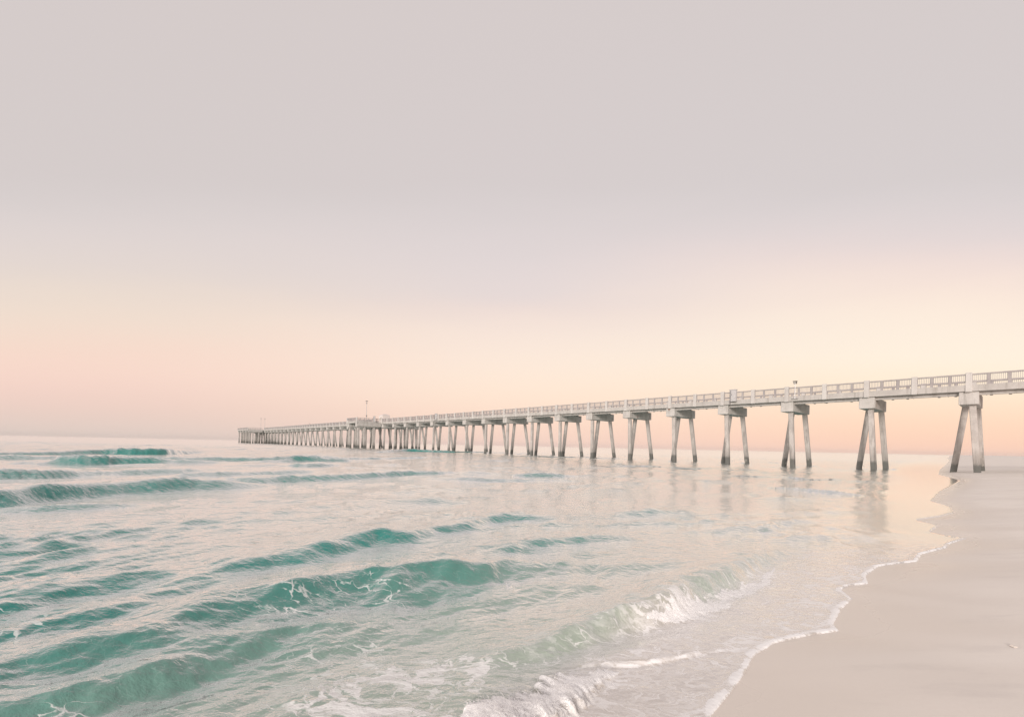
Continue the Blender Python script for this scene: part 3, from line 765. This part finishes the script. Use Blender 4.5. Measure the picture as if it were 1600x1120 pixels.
cabinet('blue grey cabinet at the railing corner of the stepped out platform', 17.05, -2.2, 8.03, 1.75, 0.85)

def tall_pole(label, u, n, z0, h, group, heads=True):
    t = thing('light_pole', label, 'light pole', u, n, z0, group)
    bm = bmesh.new(); add_bar(bm, (0, 0, 0), (0, 0, h), 0.17, sides=10, taper=0.6); add_bar(bm, (0, 0, 0), (0, 0, 0.35), 0.3, sides=10)
    link('pole', finish(bm, 'pole'), M_STEEL, t)
    for dz, w in ((0.0, 0.34), (-0.62, 0.2)):
        bm = bmesh.new(); bx(bm, -w, w, -w*0.8, w*0.8, h+dz, h+dz+0.14, 0.03); add_bar(bm, (-w*1.1, 0, h+dz-0.03), (w*1.1, 0, h+dz-0.03), 0.06, sides=6)
        link('lamp_head', finish(bm, 'lamp_head'), M_DARK, t)
tall_pole('tall slim light pole with two stacked heads on the stepped out platform', 17.3*L, -3.9, 8.0, 6.2, 'tall light poles on the pier')
tall_pole('faint tall light pole at the sea end of the pier, left one of the pair', 39.75*L, -0.6, 8.0, 6.6, 'tall light poles on the pier')
tall_pole('faint tall light pole at the sea end of the pier, right one of the pair', 38.6*L, -0.25, 8.0, 6.3, 'tall light poles on the pier')

# kiosk behind the platform
kx = thing('kiosk', 'small pale kiosk with a low hipped roof showing above the pier railing', 'kiosk', 18.35*L, 5.3, 8.0)
bm = bmesh.new(); bx(bm, -1.5, 1.5, -1.25, 1.25, 0, 2.75)
kw = link('wall', finish(bm, 'wall'), M_KIOSK, kx)
bm = bmesh.new(); bx(bm, -1.53, 1.53, -1.28, 1.28, 2.75, 2.86)
vs = [bm.verts.new(c) for c in ((-1.5, -1.25, 2.86), (1.5, -1.25, 2.86), (1.5, 1.25, 2.86), (-1.5, 1.25, 2.86), (-0.7, 0, 3.3), (0.7, 0, 3.3))]
for f in ((0, 1, 5, 4), (1, 2, 5), (2, 3, 4, 5), (3, 0, 4)): bm.faces.new([vs[i] for i in f])
link('roof', finish(bm, 'roof'), M_ROOF, kx)
bm = bmesh.new(); bx(bm, -0.8, 0.8, -1.27, -1.24, 1.1, 2.1); link('window', finish(bm, 'window'), M_GLASS, kx)
bm = bmesh.new(); bx(bm, -1.53, -1.495, -0.45, 0.45, 0.02, 2.05); link('door', finish(bm, 'door'), M_ROOF, kx)

# person leaning at the rail far out
def skin_body(name, pts, edges, radii, mat, root=0):
    me = bpy.data.meshes.new(name); me.from_pydata(pts, edges, []); me.update()
    o = bpy.data.objects.new(name, me); COL.objects.link(o)
    md = o.modifiers.new('Skin', 'SKIN'); md.use_smooth_shade = True
    lay = me.skin_vertices[0].data if me.skin_vertices else None
    if lay is None:
        bm = bmesh.new(); bm.from_mesh(me); bm.verts.layers.skin.verify(); bm.to_mesh(me); bm.free(); lay = me.skin_vertices[0].data
    for i, r in enumerate(radii): lay[i].radius = r; lay[i].use_root = (i == root)
    sb = o.modifiers.new('Sub', 'SUBSURF'); sb.levels = 1; sb.render_levels = 1
    me.materials.append(mat)
    return o
pts = [(0,0,0.95),(0,0,1.15),(0,-0.02,1.38),(0,-0.05,1.50),(0,-0.08,1.62),(0,-0.08,1.73),
       (0.19,-0.02,1.40),(0.25,-0.16,1.16),(0.17,-0.38,1.10),(-0.19,-0.02,1.40),(-0.25,-0.16,1.16),(-0.17,-0.38,1.10),
       (0.10,0,0.88),(0.11,-0.02,0.48),(0.12,0.03,0.07),(0.13,-0.14,0.03),(-0.10,0,0.88),(-0.11,0.02,0.48),(-0.12,0.06,0.07),(-0.13,-0.11,0.03)]
eds = [(0,1),(1,2),(2,3),(3,4),(4,5),(2,6),(6,7),(7,8),(2,9),(9,10),(10,11),(0,12),(12,13),(13,14),(14,15),(0,16),(16,17),(17,18),(18,19)]
rad = [(.15,.11),(.15,.11),(.16,.11),(.055,.06),(.085,.1),(.07,.08),(.06,.06),(.045,.045),(.035,.035),(.06,.06),(.045,.045),(.035,.035),(.09,.09),(.065,.065),(.045,.05),(.04,.03),(.09,.09),(.065,.065),(.045,.05),(.04,.03)]
person = skin_body('person', pts, eds, rad, M_CLOTH)
person.location = pier_world(27.33*L, 0.75, 7.97); person.rotation_euler = (0, 0, PIER_ROT+math.pi)
tag(person, 'person in dark clothes standing at the railing far out along the pier', 'person')
# ------------------------------------------------------------------ sky
w = bpy.data.worlds.new('World'); S.world = w; w.use_nodes = True
nt = NT(w.node_tree)
tc = nt.n('ShaderNodeTexCoord'); vec = nt.vmath('NORMALIZE', tc.outputs['Generated'])
sx = nt.n('ShaderNodeSeparateXYZ'); nt.link(vec, sx.inputs[0])
elev = nt.math('MULTIPLY', nt.math('ARCSINE', sx.outputs[2]), 180/math.pi)
az = nt.math('MULTIPLY', nt.math('ARCTAN2', sx.outputs[0], sx.outputs[1]), 180/math.pi)     # 0 ahead, + to the right
mp = nt.n('ShaderNodeMapping'); mp.inputs['Scale'].default_value = (1.2, 1.2, 5.5); nt.link(vec, mp.inputs[0])
cl = nt.noise(mp.outputs[0], 1.6, 4, 0.5)
# the dawn bands lie level along the x axis, so they are laid out on height over depth
depth = nt.math('MAXIMUM', nt.math('ABSOLUTE', sx.outputs[1]), 0.25)
hd = nt.math('DIVIDE', sx.outputs[2], depth)
hd = nt.math('ADD', hd, nt.math('MULTIPLY', nt.math('MULTIPLY', nt.math('SUBTRACT', cl, 0.5), 0.10), nt.smooth(hd, 0.06, 0.35)))
pos = nt.math('DIVIDE', nt.math('ADD', hd, 0.02), 1.2, clamp=True)
def stops(l): return [(min(1.0, max(0.0, (e+0.02)/1.2)), lin(*c)) for e, c in l]
left = nt.ramp(pos, stops(SKY_L)); mid = nt.ramp(pos, stops(SKY_M)); right = nt.ramp(pos, stops(SKY_R))
fl = nt.smooth(az, 4, -50); fr = nt.smooth(az, -4, 50)
back = nt.smooth(nt.math('ABSOLUTE', az), 75, 140)
c = nt.mix(fl, mid, left); c = nt.mix(fr, c, right); c = nt.mix(back, c, mid)
bg = nt.n('ShaderNodeBackground'); nt.link(c, bg.inputs[0]); bg.inputs[1].default_value = SKY_GAIN
sk = nt.n('ShaderNodeTexSky', sky_type='NISHITA'); sk.sun_disc = False
sk.sun_elevation = SUN_EL; sk.sun_rotation = SUN_AZ
bg2 = nt.n('ShaderNodeBackground'); nt.link(sk.outputs[0], bg2.inputs[0]); bg2.inputs[1].default_value = NISHITA
ad = nt.n('ShaderNodeAddShader'); nt.link(bg.outputs[0], ad.inputs[0]); nt.link(bg2.outputs[0], ad.inputs[1])
o = nt.n('ShaderNodeOutputWorld'); nt.link(ad.outputs[0], o.inputs[0])

# ------------------------------------------------------------------ low soft sun behind the viewer
ld = bpy.data.lights.new('sun', 'SUN'); ld.energy = SUN_POWER; ld.angle = math.radians(SUN_ANGLE); ld.color = (1.0, 0.92, 0.85)
sun = bpy.data.objects.new('sun', ld); COL.objects.link(sun)
# SUN_AZ is measured clockwise from +Y
sd = Vector((math.sin(SUN_AZ)*math.cos(SUN_EL), math.cos(SUN_AZ)*math.cos(SUN_EL), math.sin(SUN_EL)))
sun.rotation_euler = sd.to_track_quat('Z', 'Y').to_euler()

# ------------------------------------------------------------------ shell on the sand
def shell(x, y, z):
    bm = bmesh.new(); n = 10; rings = []
    for j in range(5):
        r = 0.030*math.cos(j/4*1.35); h = 0.017*math.sin(j/4*1.5)
        ring = []
        for i in range(n):
            a = math.pi*2*i/n; rr = r*(1+0.10*math.cos(2*i*math.pi/2))
            ring.append(bm.verts.new((rr*math.cos(a)*1.25, rr*math.sin(a)*0.8, h)))
        rings.append(ring)
    for a, b in zip(rings[:-1], rings[1:]):
        for i in range(n): bm.faces.new((a[i], a[(i+1) % n], b[(i+1) % n], b[i]))
    bm.faces.new(rings[-1]); bm.faces.new(rings[0][::-1])
    me = finish(bm, 'seashell'); o = link('seashell', me, M_SHELL)
    o.location = (x, y, z); o.rotation_euler = (0.15, 0.2, 0.3)
    tag(o, 'small pale seashell lying on the sand', 'seashell')
bpy.context.view_layer.update()
from mathutils.bvhtree import BVHTree
hit = beach.ray_cast(Vector((SHELL_XY[0], SHELL_XY[1], 5)), Vector((0, 0, -1)))
shell(SHELL_XY[0], SHELL_XY[1], hit[1].z-0.003 if hit[0] else 0.1)

# ------------------------------------------------------------------ thin sea haze
if HAZE > 0:
    bm = bmesh.new(); add_box(bm, (-9000, -60, -4), (11200, 3300, 18))
    m, nt = material('haze_air')
    pv = nt.n('ShaderNodeVolumePrincipled'); pv.inputs['Density'].default_value = HAZE
    pv.inputs['Color'].default_value = (1.0, 0.97, 0.945, 1); pv.inputs['Anisotropy'].default_value = 0.0
    o = nt.n('ShaderNodeOutputMaterial'); nt.link(pv.outputs[0], o.inputs['Volume'])
    tag(link('haze', finish(bm, 'haze'), m), kind='stuff')

# ------------------------------------------------------------------ camera
cd = bpy.data.cameras.new('camera'); cam = bpy.data.objects.new('camera', cd); COL.objects.link(cam)
cd.sensor_fit = 'HORIZONTAL'; cd.sensor_width = 36.0; cd.lens = 684.5/1600*36.0
cd.shift_x = 0.0; cd.shift_y = (695.95-560)/1600
cd.clip_start = 0.05; cd.clip_end = 30000
cam.matrix_world = Matrix.Translation((0, 0, EYE)) @ Matrix.Rotation(math.pi/2, 4, 'X') @ Matrix.Rotation(math.radians(1.195), 4, 'Z')
S.camera = cam
S.view_settings.view_transform = 'Standard'; S.view_settings.look = 'None'
S.view_settings.exposure = EXPOSURE; S.view_settings.gamma = 1.0; S.view_settings.use_curve_mapping = False
S.cycles.max_bounces = 8
S.cycles.use_denoising = True
